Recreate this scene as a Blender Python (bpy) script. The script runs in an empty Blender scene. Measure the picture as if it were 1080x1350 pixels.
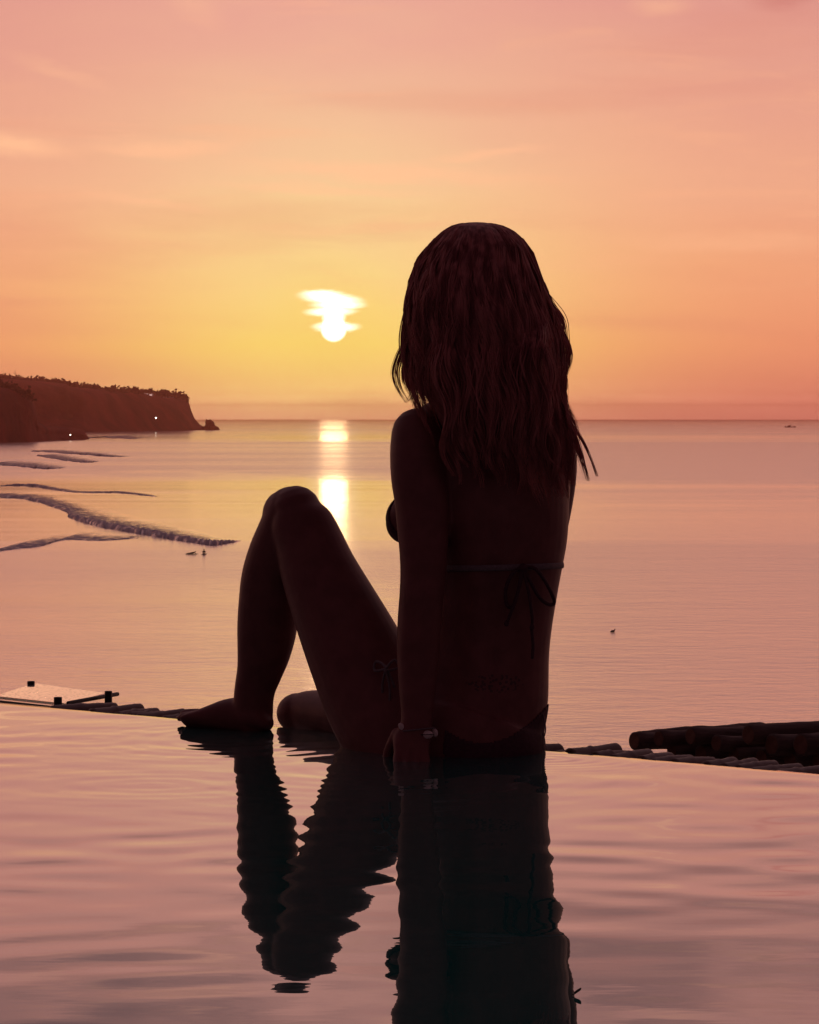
import bpy, bmesh, math, random
import numpy as np
from mathutils import Vector, Matrix, noise as mnoise
R = math.radians
random.seed(7); rng = np.random.default_rng(7)
scene = bpy.context.scene
C = scene.collection

# ------------------------------------------------------------------ camera
F = 3600.0          # focal length in photo pixels (1080 x 1350 frame)
HZ = 549.2          # row of the true horizon
H = 0.56            # eye above the pool water (z = 0)
SEA = -22.5
cam = bpy.data.cameras.new('camera'); cam_o = bpy.data.objects.new('camera', cam); C.objects.link(cam_o)
cam_o.location = (0, 0, H); cam_o.rotation_euler = (R(90), 0, 0)
cam.sensor_fit = 'VERTICAL'; cam.sensor_height = 36; cam.sensor_width = 28.8
cam.lens = F/1350*36
cam.shift_y = -(675-HZ)/1350
cam.clip_start = 0.05; cam.clip_end = 250000
scene.camera = cam_o
scene.view_settings.view_transform = 'Standard'; scene.view_settings.look = 'None'
scene.view_settings.exposure = .08; scene.view_settings.gamma = 1
scene.cycles.max_bounces = 6; scene.cycles.volume_bounces = 0

def lin(c):
    return tuple(((v/255)/12.92 if v/255 <= .04045 else ((v/255+.055)/1.055)**2.4) for v in c)
def P(px, py, d):   # point at distance d in front of the lens, seen at that photo pixel
    return Vector(((px-540)/F*d, d, H-(py-HZ)/F*d))
def G(px, py, z):   # point on the level z seen at that photo pixel
    return P(px, py, (H-z)*F/(py-HZ))

# ------------------------------------------------------------------ node helper
class NT:
    def __init__(s, tree): s.t = tree; s.n = tree.nodes; s.l = tree.links
    def new(s, typ, **kw):
        n = s.n.new(typ)
        for k, v in kw.items(): setattr(n, k, v)
        return n
    def put(s, sock, v):
        if hasattr(v, 'is_linked') or isinstance(v, bpy.types.NodeSocket): s.l.new(v, sock)
        elif v is not None: sock.default_value = v
    def m(s, op, a, b=None, c=None, clamp=False):
        n = s.new('ShaderNodeMath', operation=op, use_clamp=clamp)
        s.put(n.inputs[0], a); s.put(n.inputs[1], b); s.put(n.inputs[2], c)
        return n.outputs[0]
    def mix(s, f, a, b):
        n = s.new('ShaderNodeMix', data_type='RGBA'); s.put(n.inputs[0], f)
        s.put(n.inputs[6], a if not isinstance(a, tuple) else (*a[:3], 1)); s.put(n.inputs[7], b if not isinstance(b, tuple) else (*b[:3], 1))
        return n.outputs[2]
    def ss(s, x, a, b, c=0.0, d=1.0):
        n = s.new('ShaderNodeMapRange', interpolation_type='SMOOTHSTEP'); s.put(n.inputs[0], x)
        for i, v in enumerate((a, b, c, d)): s.put(n.inputs[i+1], v)
        return n.outputs[0]
    def ramp(s, x, stops, interp='B_SPLINE'):
        n = s.new('ShaderNodeValToRGB'); cr = n.color_ramp; cr.interpolation = interp
        while len(cr.elements) < len(stops): cr.elements.new(1.0)
        for e, (p, c) in zip(cr.elements, stops): e.position = p; e.color = (*c[:3], 1)
        s.put(n.inputs[0], x); return n.outputs[0]
    def noise(s, vec, scale, detail=2, rough=.5, dist=0.0):
        n = s.new('ShaderNodeTexNoise'); s.put(n.inputs['Vector'], vec)
        n.inputs['Scale'].default_value = scale; n.inputs['Detail'].default_value = detail
        n.inputs['Roughness'].default_value = rough; n.inputs['Distortion'].default_value = dist
        return n.outputs['Fac']
    def xyz(s, x, y, z):
        n = s.new('ShaderNodeCombineXYZ'); s.put(n.inputs[0], x); s.put(n.inputs[1], y); s.put(n.inputs[2], z); return n.outputs[0]
    def mapping(s, vec, scale=(1,1,1), loc=(0,0,0), rot=(0,0,0)):
        n = s.new('ShaderNodeMapping'); s.l.new(vec, n.inputs[0])
        n.inputs['Location'].default_value = loc; n.inputs['Rotation'].default_value = rot; n.inputs['Scale'].default_value = scale
        return n.outputs[0]

# ------------------------------------------------------------------ sky
SUN_AZ = math.degrees(math.atan((440-540)/F)); SUN_EL = math.degrees(math.atan((HZ-430)/F))
world = bpy.data.worlds.new('World'); scene.world = world; world.use_nodes = True
w = NT(world.node_tree); w.n.clear()
out = w.new('ShaderNodeOutputWorld'); bg = w.new('ShaderNodeBackground'); w.l.new(bg.outputs[0], out.inputs[0])
tc = w.new('ShaderNodeTexCoord'); sep = w.new('ShaderNodeSeparateXYZ'); w.l.new(tc.outputs['Generated'], sep.inputs[0])
dx, dy, dz = sep.outputs
DEG = 57.29578
az = w.m('MULTIPLY', w.m('ARCTAN2', dx, dy), DEG)
el = w.m('MULTIPLY', w.m('ARCSINE', dz), DEG)
daz = w.m('SUBTRACT', az, SUN_AZ)
warp = w.m('SUBTRACT', w.noise(w.xyz(w.m('MULTIPLY', az, .18), w.m('MULTIPLY', el, .5), 0), 1.0, 3), .5)
elw = w.m('ADD', el, w.m('MULTIPLY', warp, w.m('MULTIPLY', w.m('MAXIMUM', el, 0.0), .35)))
# elevation packed so that low angles get most of the ramp: t = sqrt(el/90)
t = w.m('SQRT', w.m('DIVIDE', w.m('MAXIMUM', elw, 0.0), 90.0), clamp=True)
# the sky as it looks through the low layer of haze; the layer's own share is taken off so that sky + air gives these colours
SIG, TOP, FOG = 9e-5, 92.0, (.30, .052, .027)
def st(lst, k=1.0):
    o = []
    E = [e for e, c in lst]; Cc = [lin(c) for e, c in lst]
    for e in sorted(set(E) | {.1, .19, .3, .8, 1.1, 2.0}):
        c = [np.interp(e, E, [q[i] for q in Cc])*(.93, .935, .965)[i] for i in range(3)]
        T = math.exp(-SIG*min(21600, (TOP-H)/math.tan(R(max(e, .01)))))
        o.append((math.sqrt(e/90), tuple(max(v-f*k*(1-T), .02)/T for v, f in zip(c, FOG))))
    return o
far = w.ramp(t, st([(0, (204,114,94)), (.5, (210,121,97)), (1.5, (225,139,105)), (3, (230,153,117)), (5, (230,162,133)),
                    (8.8, (219,149,137)), (14, (188,134,128)), (22, (176,136,130)), (40, (126,100,110)), (90, (96,80,90))]), 'LINEAR')
near = w.ramp(t, st([(0, (226,156,112)), (.5, (236,184,114)), (1.5, (238,206,108)), (3, (236,206,134)), (5, (235,193,148)),
                     (8.8, (226,160,146)), (14, (190,136,130)), (22, (176,136,130)), (40, (126,100,110)), (90, (96,80,90))], 1.15), 'LINEAR')
g = w.m('POWER', 2.718, w.m('MULTIPLY', w.m('POWER', w.m('DIVIDE', w.m('ABSOLUTE', daz), 5.2), 2.0), -1.0))
col = w.mix(g, far, near)
# thin cirrus: soft stretched noise and a few long streaks
cn = w.noise(w.xyz(w.m('MULTIPLY', az, .22), w.m('MULTIPLY', el, 1.6), 3.1), 1.0, 6, .55, .6)
veil = w.m('MULTIPLY', w.ss(cn, .50, .78), w.ss(el, 1.5, 4.5))
col = w.mix(w.m('MULTIPLY', veil, .33), col, lin((244,178,140)))
cd = w.noise(w.xyz(w.m('MULTIPLY', az, .12), w.m('MULTIPLY', el, .9), 8.4), 1.0, 5, .5, .3)
col = w.mix(w.m('MULTIPLY', w.ss(cd, .5, .75), .22), col, lin((205,122,112)))
wx = w.m('MULTIPLY', w.m('SUBTRACT', w.noise(w.xyz(w.m('MULTIPLY', az, .7), w.m('MULTIPLY', el, 2.6), 5.0), 1.0, 5, .6), .5), .55)
def blob(cx, cy, hx, hy, k, soft0=0.0, tilt=0.0, wp=wx):
    a = w.m('DIVIDE', w.m('SUBTRACT', az, (cx-540)/62.83), hx/62.83)
    e0 = w.m('ADD', w.m('SUBTRACT', el, (HZ-cy)/62.83), w.m('MULTIPLY', w.m('SUBTRACT', az, (cx-540)/62.83), tilt))
    b = w.m('DIVIDE', w.m('ADD', e0, wp), hy/62.83)
    r = w.m('SQRT', w.m('ADD', w.m('MULTIPLY', a, a), w.m('MULTIPLY', b, b)))
    return w.m('MULTIPLY', w.ss(r, soft0, 1.0, 1.0, 0.0), k)
for (cx, cy, hx, hy, k, ti) in [(20,195,110,24,.85,.1), (215,198,150,18,.6,0), (500,228,270,20,.6,.05), (640,205,120,12,.5,-.1), (420,250,200,12,.4,.05),
        (200,270,120,13,.3,.1), (960,322,200,22,.3,0), (255,10,60,40,.22,.5), (870,14,60,22,.35,0), (80,100,90,14,.25,.3)]:
    col = w.mix(blob(cx, cy, hx, hy, k, 0, ti), col, lin((250,190,150)))
hi = w.noise(w.xyz(w.m('MULTIPLY', az, .09), w.m('MULTIPLY', el, .42), 2.2), 1.0, 5, .55, .4)
col = w.mix(w.m('MULTIPLY', w.m('MULTIPLY', w.ss(hi, .42, .62), w.ss(el, 8.5, 13.5)), .85), col, lin((98,80,90)))
col = w.mix(blob(1030, 8, 70, 26, .5, 0, 0), col, lin((190,108,105)))
# the half veiled sun
nb = w.m('MULTIPLY', w.m('SUBTRACT', w.noise(w.xyz(w.m('MULTIPLY', az, 3.5), w.m('MULTIPLY', el, 16.0), 1.0), 1.0, 4, .6), .5), .10)
parts = [(440,433,19,19.5,.74,0,.0), (440,412,19,32,.45,0,nb), (443,431,38,9.5,.25,.0,nb), (436,411,42,8,.2,-.02,nb), (446,402,44,9,.2,.0,nb),
         (437,394,52,12,.2,.10,nb), (424,388,38,8,.1,.0,nb)]
disc = None
for cx, cy, hx, hy, s0, ti, wp in parts:
    b_ = blob(cx, cy, hx, hy, 1.0, s0, ti, wp)
    disc = b_ if disc is None else w.m('MAXIMUM', disc, b_)
halo = blob(440, 425, 120, 110, .35, 0, 0, 0.0)
col = w.mix(halo, col, lin((241,209,112)))
# the half of the sky behind the viewer is already dusk
cosb = w.m('COSINE', w.m('DIVIDE', daz, DEG))
back = w.ss(cosb, .15, .92)
col = w.mix(back, lin((60,36,44)), col)
col = w.mix(w.ss(el, -1.0, -.2, 0, 1), lin((60,38,40)), col)
# Nishita air light underneath the graded dusk
sky = w.new('ShaderNodeTexSky', sky_type='NISHITA'); sky.sun_disc = False
sky.sun_elevation = R(SUN_EL); sky.sun_rotation = R(SUN_AZ); sky.air_density = 1.0; sky.dust_density = 2.0
add = w.new('ShaderNodeMix', data_type='RGBA', blend_type='ADD'); add.inputs[0].default_value = 0.004
w.l.new(col, add.inputs[6]); w.l.new(sky.outputs[0], add.inputs[7])
fin = w.mix(disc, add.outputs[2], (2.3, 2.1, 1.6))
w.l.new(fin, bg.inputs[0]); bg.inputs[1].default_value = 1.0
world.cycles.sampling_method = 'MANUAL'; world.cycles.sample_map_resolution = 2048

# ------------------------------------------------------------------ sun
sl = bpy.data.lights.new('sun', 'SUN'); so = bpy.data.objects.new('sun', sl); C.objects.link(so)
sl.energy = 0.0025; sl.angle = R(.6); sl.color = (1, .60, .28)
sd = P(440, 430, 1) - Vector((0, 0, H))
so.rotation_euler = sd.to_track_quat('Z', 'Y').to_euler(); so.location = (-3, 30, 20)

# ------------------------------------------------------------------ object helpers
def link(name, me, mat, parent=None, smooth=True):
    o = bpy.data.objects.new(name, me); C.objects.link(o)
    if mat is not None: me.materials.append(mat)
    if smooth:
        me.polygons.foreach_set('use_smooth', [True]*len(me.polygons))
    if parent is not None: o.parent = parent; o.matrix_parent_inverse = parent.matrix_world.inverted()
    return o
def tag(o, label=None, cat=None, group=None, kind=None):
    if label: o['label'] = label
    if cat: o['category'] = cat
    if group: o['group'] = group
    if kind: o['kind'] = kind
    return o
def empty(name, loc, label, cat, group=None):
    o = bpy.data.objects.new(name, None); C.objects.link(o); o.location = loc; o.empty_display_size = .1
    o.matrix_world = Matrix.Translation(loc)
    return tag(o, label, cat, group)
def pyd(name, v, f):
    me = bpy.data.meshes.new(name); me.from_pydata([tuple(p) for p in v], [], f); me.update(); return me
def grid_mesh(name, V, uv=None, flip=False):
    """V: (n, m, 3) array -> fast quad grid"""
    n, m = V.shape[:2]; me = bpy.data.meshes.new(name)
    me.vertices.add(n*m); me.vertices.foreach_set('co', V.reshape(-1).astype(np.float32))
    i = np.arange(n*m).reshape(n, m)
    if flip: i = i[::-1]
    q = np.stack([i[:-1, :-1], i[:-1, 1:], i[1:, 1:], i[1:, :-1]], -1).reshape(-1, 4)
    me.loops.add(q.size); me.loops.foreach_set('vertex_index', q.reshape(-1).astype(np.int32))
    me.polygons.add(len(q)); me.polygons.foreach_set('loop_start', np.arange(0, q.size, 4, dtype=np.int32))
    me.update(calc_edges=True)
    if uv is not None:
        l = me.uv_layers.new(name='uv'); l.data.foreach_set('uv', uv.reshape(-1, 2)[q.reshape(-1)].reshape(-1).astype(np.float32))
    me.validate(); return me
class MB:
    def __init__(s): s.v = []; s.f = []
    def add(s, v, f):
        b = len(s.v); s.v += [Vector(p) for p in v]; s.f += [tuple(i+b for i in q) for q in f]
    def tube(s, pts, ra, rb=None, seg=12, side=None, cap=True):
        """pts centres; ra half width across (in the picture plane), rb half depth. rounded caps"""
        rb = rb or ra; n = len(pts); pts = [Vector(p) for p in pts]; rings = []
        T = [(pts[min(i+1, n-1)]-pts[max(i-1, 0)]).normalized() for i in range(n)]
        S = []; prev = None
        for i in range(n):
            d = Vector(side) if side is not None else (prev if prev is not None else (Vector((0, 1, 0)) if abs(T[i].y) < .9 else Vector((0, 0, 1))))
            if side is None and prev is not None: a = (prev - T[i]*prev.dot(T[i])).normalized(); prev = a
            else: a = (d.cross(T[i])).normalized() if side is None else (d - T[i]*d.dot(T[i])).normalized()
            if side is None and prev is None: prev = a
            S.append(a)
        st = []
        if cap:
            for k in (1.0, .92, .7, .38): st.append((pts[0]-T[0]*min(ra[0], rb[0])*k, 0, math.sqrt(max(0, 1-k*k))*1.0))
        for i in range(n): st.append((pts[i], i, 1.0))
        if cap:
            for k in (.38, .7, .92, 1.0): st.append((pts[-1]+T[-1]*min(ra[-1], rb[-1])*k, n-1, math.sqrt(max(0, 1-k*k))))
        b = len(s.v)
        for c, i, k in st:
            k = max(k, .02); B = T[i].cross(S[i])
            for j in range(seg):
                th = 2*math.pi*j/seg
                s.v.append(c + S[i]*(ra[i]*k*math.cos(th)) + B*(rb[i]*k*math.sin(th)))
        m = len(st)
        for i in range(m-1):
            for j in range(seg):
                s.f.append((b+i*seg+j, b+i*seg+(j+1) % seg, b+(i+1)*seg+(j+1) % seg, b+(i+1)*seg+j))
        s.f.append(tuple(b+j for j in reversed(range(seg)))); s.f.append(tuple(b+(m-1)*seg+j for j in range(seg)))
    def ball(s, c, r, seg=16, rot=None):
        c = Vector(c); r = r if hasattr(r, '__len__') else (r, r, r); b = len(s.v); nr = seg//2
        for i in range(nr+1):
            ph = math.pi*i/nr
            for j in range(seg):
                th = 2*math.pi*j/seg
                v = Vector((r[0]*max(math.sin(ph), .01)*math.cos(th), r[1]*max(math.sin(ph), .01)*math.sin(th), r[2]*math.cos(ph)))
                if rot is not None: v = rot @ v
                s.v.append(c+v)
        for i in range(nr):
            for j in range(seg):
                s.f.append((b+i*seg+j, b+(i+1)*seg+j, b+(i+1)*seg+(j+1) % seg, b+i*seg+(j+1) % seg))
        s.f.append(tuple(b+j for j in range(seg))); s.f.append(tuple(b+nr*seg+j for j in reversed(range(seg))))
    def box(s, c, h, rot=None):
        c = Vector(c); v = []
        for x in (-1, 1):
            for y in (-1, 1):
                for z in (-1, 1):
                    p = Vector((x*h[0], y*h[1], z*h[2])); p = rot @ p if rot is not None else p; v.append(c+p)
        s.add(v, [(0,1,3,2), (4,6,7,5), (0,4,5,1), (2,3,7,6), (0,2,6,4), (1,5,7,3)])
    def mesh(s, name): return pyd(name, s.v, s.f)
    def build(s, name, mat, parent=None, smooth=True, bevel=0):
        me = s.mesh(name)
        if bevel:
            bm = bmesh.new(); bm.from_mesh(me); bmesh.ops.bevel(bm, geom=bm.edges[:], offset=bevel, segments=2, affect='EDGES', profile=.5); bm.to_mesh(me); bm.free()
        return link(name, me, mat, parent, smooth)
def cr(pts, k=4):
    """catmull-rom through tuples"""
    A = np.array(pts, float); n = len(A); o = []
    for i in range(n-1):
        p0 = A[max(i-1, 0)]; p1 = A[i]; p2 = A[i+1]; p3 = A[min(i+2, n-1)]
        for j in range(k):
            u = j/k; o.append(.5*((2*p1)+(-p0+p2)*u+(2*p0-5*p1+4*p2-p3)*u*u+(-p0+3*p1-3*p2+p3)*u**3))
    o.append(A[-1]); return np.array(o)
def remesh(me, vox, smooth=3, fac=.5):
    o = bpy.data.objects.new('tmp', me); C.objects.link(o)
    m = o.modifiers.new('r', 'REMESH'); m.mode = 'VOXEL'; m.voxel_size = vox; m.use_smooth_shade = True
    if smooth: m2 = o.modifiers.new('s', 'SMOOTH'); m2.iterations = smooth; m2.factor = fac
    dg = bpy.context.evaluated_depsgraph_get(); dg.update()
    res = bpy.data.meshes.new_from_object(o.evaluated_get(dg)); C.objects.unlink(o); bpy.data.objects.remove(o)
    return res
def mat(name):
    m = bpy.data.materials.new(name); m.use_nodes = True; k = NT(m.node_tree); k.n.clear()
    k.out = k.new('ShaderNodeOutputMaterial'); k.tc = k.new('ShaderNodeTexCoord'); return m, k
def principled(name, c1, c2=None, scale=20, rough=.6, bump=0.0, bscale=None, spec=.5, metallic=0, stretch=(1,1,1), dist=.01, **kw):
    m, k = mat(name); p = k.new('ShaderNodeBsdfPrincipled'); k.l.new(p.outputs[0], k.out.inputs[0])
    v = k.mapping(k.tc.outputs['Object'], stretch)
    n = k.noise(v, scale, 5, .6)
    k.l.new(k.mix(k.ss(n, .3, .7), c1, c2 or c1), p.inputs['Base Color'])
    p.inputs['Roughness'].default_value = rough; p.inputs['Specular IOR Level'].default_value = spec; p.inputs['Metallic'].default_value = metallic
    for a, b in kw.items(): p.inputs[a].default_value = b
    if bump:
        bn = k.new('ShaderNodeBump'); bn.inputs['Strength'].default_value = bump; bn.inputs['Distance'].default_value = dist
        k.l.new(k.noise(v, bscale or scale, 6, .65), bn.inputs['Height']); k.l.new(bn.outputs[0], p.inputs['Normal'])
    return m

# ------------------------------------------------------------------ materials
def water_mat(name, body, ior, rough, normal=None):
    m, k = mat(name)
    d = k.new('ShaderNodeBsdfDiffuse'); d.inputs[0].default_value = (*body, 1)
    gl = k.new('ShaderNodeBsdfGlossy', distribution='MULTI_GGX'); gl.inputs['Roughness'].default_value = rough; gl.inputs[0].default_value = (1, 1, 1, 1)
    fr = k.new('ShaderNodeFresnel'); fr.inputs[0].default_value = ior
    mx = k.new('ShaderNodeMixShader'); k.l.new(fr.outputs[0], mx.inputs[0]); k.l.new(d.outputs[0], mx.inputs[1]); k.l.new(gl.outputs[0], mx.inputs[2])
    k.l.new(mx.outputs[0], k.out.inputs[0]); return m, k, gl, fr, d, mx

# sea: long swell, patches of ruffled and slick water
def sea_mat(name):
    m, k, gl, fr, d, mx = water_mat(name, (.030, .022, .026), 1.42, .06)
    gp = k.new('ShaderNodeNewGeometry').outputs['Position']
    n1 = k.noise(k.mapping(gp, (.26, .38, 1)), 1.0, 5, .6)
    n2 = k.noise(k.mapping(gp, (.012, .055, 1)), 1.0, 4, .55)
    n3 = k.noise(k.mapping(gp, (.0015, .011, 1)), 1.0, 3, .5)
    sepg = k.new('ShaderNodeSeparateXYZ'); k.l.new(gp, sepg.inputs[0])
    gust = k.ss(k.noise(k.mapping(gp, (.0009, .0046, 1), (3.3, 1.2, 0)), 1.0, 5, .6), .38, .64)
    wv = k.m('SUBTRACT', k.noise(k.mapping(gp, (.02, .012, 1)), 1.0, 4, .6), .5)
    def calm(y0, y1, soft):
        yy = k.m('ADD', sepg.outputs[1], k.m('MULTIPLY', wv, soft*5))
        return k.m('MULTIPLY', k.ss(yy, y0-soft, y0+soft), k.ss(yy, y1-soft, y1+soft, 1, 0))
    xs = k.m('DIVIDE', sepg.outputs[0], k.m('MAXIMUM', sepg.outputs[1], 1.0))      # slicks thin out away from the middle of the bay
    cm = k.m('MULTIPLY', k.m('MAXIMUM', calm(745, 940, 95), calm(2750, 3350, 250)), k.ss(k.m('ABSOLUTE', k.m('ADD', xs, .028)), .006, .04, 1, .06))
    gust = k.m('ADD', k.m('MULTIPLY', gust, .55), k.m('SUBTRACT', k.m('MULTIPLY', k.ss(xs, -.03, .09), .55), .05), clamp=True)      # the open side is ruffled, the bay lies sheltered
    gust = k.m('ADD', gust, k.m('MULTIPLY', k.ss(sepg.outputs[1], 480, 700, 1, 0), .25), clamp=True)
    gust = k.m('ADD', gust, k.m('ADD', k.m('MULTIPLY', calm(1100, 2450, 120), .48), k.m('MULTIPLY', k.ss(sepg.outputs[1], 3400, 4200), .05)), clamp=True)
    gust = k.m('MULTIPLY', gust, k.m('SUBTRACT', 1.0, k.m('MULTIPLY', cm, .9)))
    n2 = k.m('MULTIPLY', n2, k.m('ADD', k.m('MULTIPLY', gust, .8), .2))
    h = k.m('ADD', k.m('MULTIPLY', n1, k.m('ADD', k.m('MULTIPLY', gust, .50), .08)), k.m('ADD', k.m('MULTIPLY', n2, .6), k.m('MULTIPLY', n3, 2.6)))
    gl.inputs[0].default_value = (1, .97, .94, 1); k.l.new(k.m('MULTIPLY', k.m('POWER', fr.outputs[0], .18), 1.0), mx.inputs[0])
    bp = k.new('ShaderNodeBump'); bp.inputs['Strength'].default_value = 1.0; bp.inputs['Distance'].default_value = .40
    k.l.new(h, bp.inputs['Height']); k.l.new(bp.outputs[0], gl.inputs['Normal']); k.l.new(bp.outputs[0], fr.inputs['Normal'])
    k.l.new(k.m('ADD', k.m('MULTIPLY', k.m('SUBTRACT', 1.0, cm), k.m('ADD', k.m('MULTIPLY', gust, .12), .03)), .085), gl.inputs['Roughness'])
    return m, k, mx, gp
M_sea = sea_mat('sea_water')[0]

M_pool, k, gl, fr, d, mx = water_mat('pool_water', (.004, .15, .135), 1.36, .0)
bp = k.new('ShaderNodeBump'); bp.inputs['Strength'].default_value = 1.0; bp.inputs['Distance'].default_value = .00012
k.l.new(k.noise(k.mapping(k.tc.outputs['Object'], (5, 16, 1)), 1.0, 3, .5), bp.inputs['Height']); k.l.new(bp.outputs[0], gl.inputs['Normal'])

pw = k.m('POWER', fr.outputs[0], .50); k.l.new(pw, mx.inputs[0])

# skin, with a small dark tattoo of leaves on the lower back
M_skin, k = mat('skin'); p = k.new('ShaderNodeBsdfPrincipled'); k.l.new(p.outputs[0], k.out.inputs[0])
gp = k.new('ShaderNodeNewGeometry').outputs['Position']
base = k.mix(k.ss(k.noise(gp, 30, 4), .3, .7), (.19, .068, .062), (.24, .088, .08))
tp = P(655, 905, 4.47)
sx = k.new('ShaderNodeSeparateXYZ'); k.l.new(gp, sx.inputs[0])
ra_ = k.m('ADD', k.m('POWER', k.m('DIVIDE', k.m('ABSOLUTE', k.m('SUBTRACT', sx.outputs[0], tp.x)), .052), 2.0), k.m('POWER', k.m('DIVIDE', k.m('ABSOLUTE', k.m('SUBTRACT', sx.outputs[2], tp.z)), .016), 2.0))
vor = k.new('ShaderNodeTexVoronoi'); vor.inputs['Scale'].default_value = 170; k.l.new(gp, vor.inputs['Vector'])
tat = k.m('MULTIPLY', k.ss(ra_, .7, 1.1, 1, 0), k.ss(vor.outputs['Distance'], .38, .5, 1, 0))
k.l.new(k.mix(k.m('MULTIPLY', tat, .6), base, (.03, .025, .03)), p.inputs['Base Color'])
p.inputs['Roughness'].default_value = .52; p.inputs['Specular IOR Level'].default_value = .35
bn = k.new('ShaderNodeBump'); bn.inputs['Strength'].default_value = .15; bn.inputs['Distance'].default_value = .001
k.l.new(k.noise(gp, 260, 3), bn.inputs['Height']); k.l.new(bn.outputs[0], p.inputs['Normal'])

M_hair, k = mat('hair_fibre'); p = k.new('ShaderNodeBsdfPrincipled')
gp = k.new('ShaderNodeNewGeometry').outputs['Position']
k.l.new(k.mix(k.ss(k.noise(k.mapping(gp, (85, 85, 7)), 1, 3), .35, .65), (.42, .14, .14), (.95, .40, .36)), p.inputs['Base Color'])
p.inputs['Roughness'].default_value = .45; p.inputs['Specular IOR Level'].default_value = .4
tr = k.new('ShaderNodeBsdfTranslucent'); tr.inputs[0].default_value = (.55, .10, .04, 1)
mx = k.new('ShaderNodeMixShader'); mx.inputs[0].default_value = .35
k.l.new(p.outputs[0], mx.inputs[1]); k.l.new(tr.outputs[0], mx.inputs[2]); k.l.new(mx.outputs[0], k.out.inputs[0])

M_cloth = principled('bikini_fabric', (.06, .02, .03), (.09, .03, .045), 200, .8, .3, 900, dist=.0006)
M_cord = principled('bikini_cord', (.16, .12, .13), (.22, .17, .18), 300, .7)
M_shell = principled('cowrie_shell', (.75, .66, .6), (.85, .76, .7), 80, .3)
M_nail = principled('nail', (.7, .5, .47), None, 10, .2)
M_bamboo = principled('bamboo', (.20, .15, .125), (.36, .28, .235), 14, .55, .5, 60, stretch=(2, 2, .25), dist=.002)
M_bark = principled('bark', (.09, .062, .055), (.19, .13, .11), 22, .85, 1.0, 70, stretch=(3, 3, .4), dist=.004)
M_cut = principled('cut_wood', (.16, .07, .05), (.24, .11, .08), 60, .8, .4, 200)
M_black = principled('black_metal', (.012, .012, .014), (.02, .02, .022), 30, .5)
M_stone = principled('pool_stone', (.10, .10, .095), (.16, .155, .15), 12, .8, .5, 60)
M_rock = principled('cliff_rock', (.13, .018, .018), (.40, .055, .048), .02, .95, 1.0, .06, dist=6, stretch=(1, 1, .5))
M_wood = principled('headland_wood', (.045, .03, .022), (.08, .05, .035), .1, .95)
M_white = principled('white_wall', (.80, .76, .74), (.86, .82, .8), .3, .5)
M_dark = principled('dark_suit', (.02, .018, .02), (.03, .027, .03), 5, .6)
M_board = principled('surfboard_resin', (.12, .09, .09), (.16, .12, .12), 3, .5)
M_boat = principled('boat_paint', (.15, .12, .12), (.22, .17, .16), .5, .5)
M_leaf = principled('dry_leaf', (.05, .035, .03), (.10, .07, .05), 60, .6)
m_, k = mat('lamp_glass'); e = k.new('ShaderNodeEmission'); e.inputs[0].default_value = (1, .86, .7, 1); e.inputs[1].default_value = 14; k.l.new(e.outputs[0], k.out.inputs[0]); M_lamp = m_

m_, k = mat('facade_glow'); e = k.new('ShaderNodeEmission'); e.inputs[0].default_value = (1, .62, .56, 1); e.inputs[1].default_value = .75; k.l.new(e.outputs[0], k.out.inputs[0]); M_glow = m_  # added glow that makes the villa's pale front read bright, not room light
# wet glass plate with droplets, their dark refraction painted into the base colour
M_glass, k = mat('wet_glass'); p = k.new('ShaderNodeBsdfPrincipled'); k.l.new(p.outputs[0], k.out.inputs[0])
p.inputs['Base Color'].default_value = (.92, .90, .88, 1); p.inputs['Roughness'].default_value = .07; p.inputs['Metallic'].default_value = .9; p.inputs['Coat Weight'].default_value = .5
bn = k.new('ShaderNodeBump'); bn.inputs['Strength'].default_value = .8; bn.inputs['Distance'].default_value = .002
vor = k.new('ShaderNodeTexVoronoi'); vor.inputs['Scale'].default_value = 110; k.l.new(k.tc.outputs['Object'], vor.inputs['Vector'])
dr_ = k.ss(vor.outputs['Distance'], .12, .32, 1, 0); k.l.new(dr_, bn.inputs['Height']); k.l.new(k.mix(k.m('MULTIPLY', dr_, k.ss(k.noise(k.tc.outputs['Object'], 60, 1), .52, .66)), (.92, .90, .88), (.25, .17, .16)), p.inputs['Base Color']); k.l.new(bn.outputs[0], p.inputs['Normal'])

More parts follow.
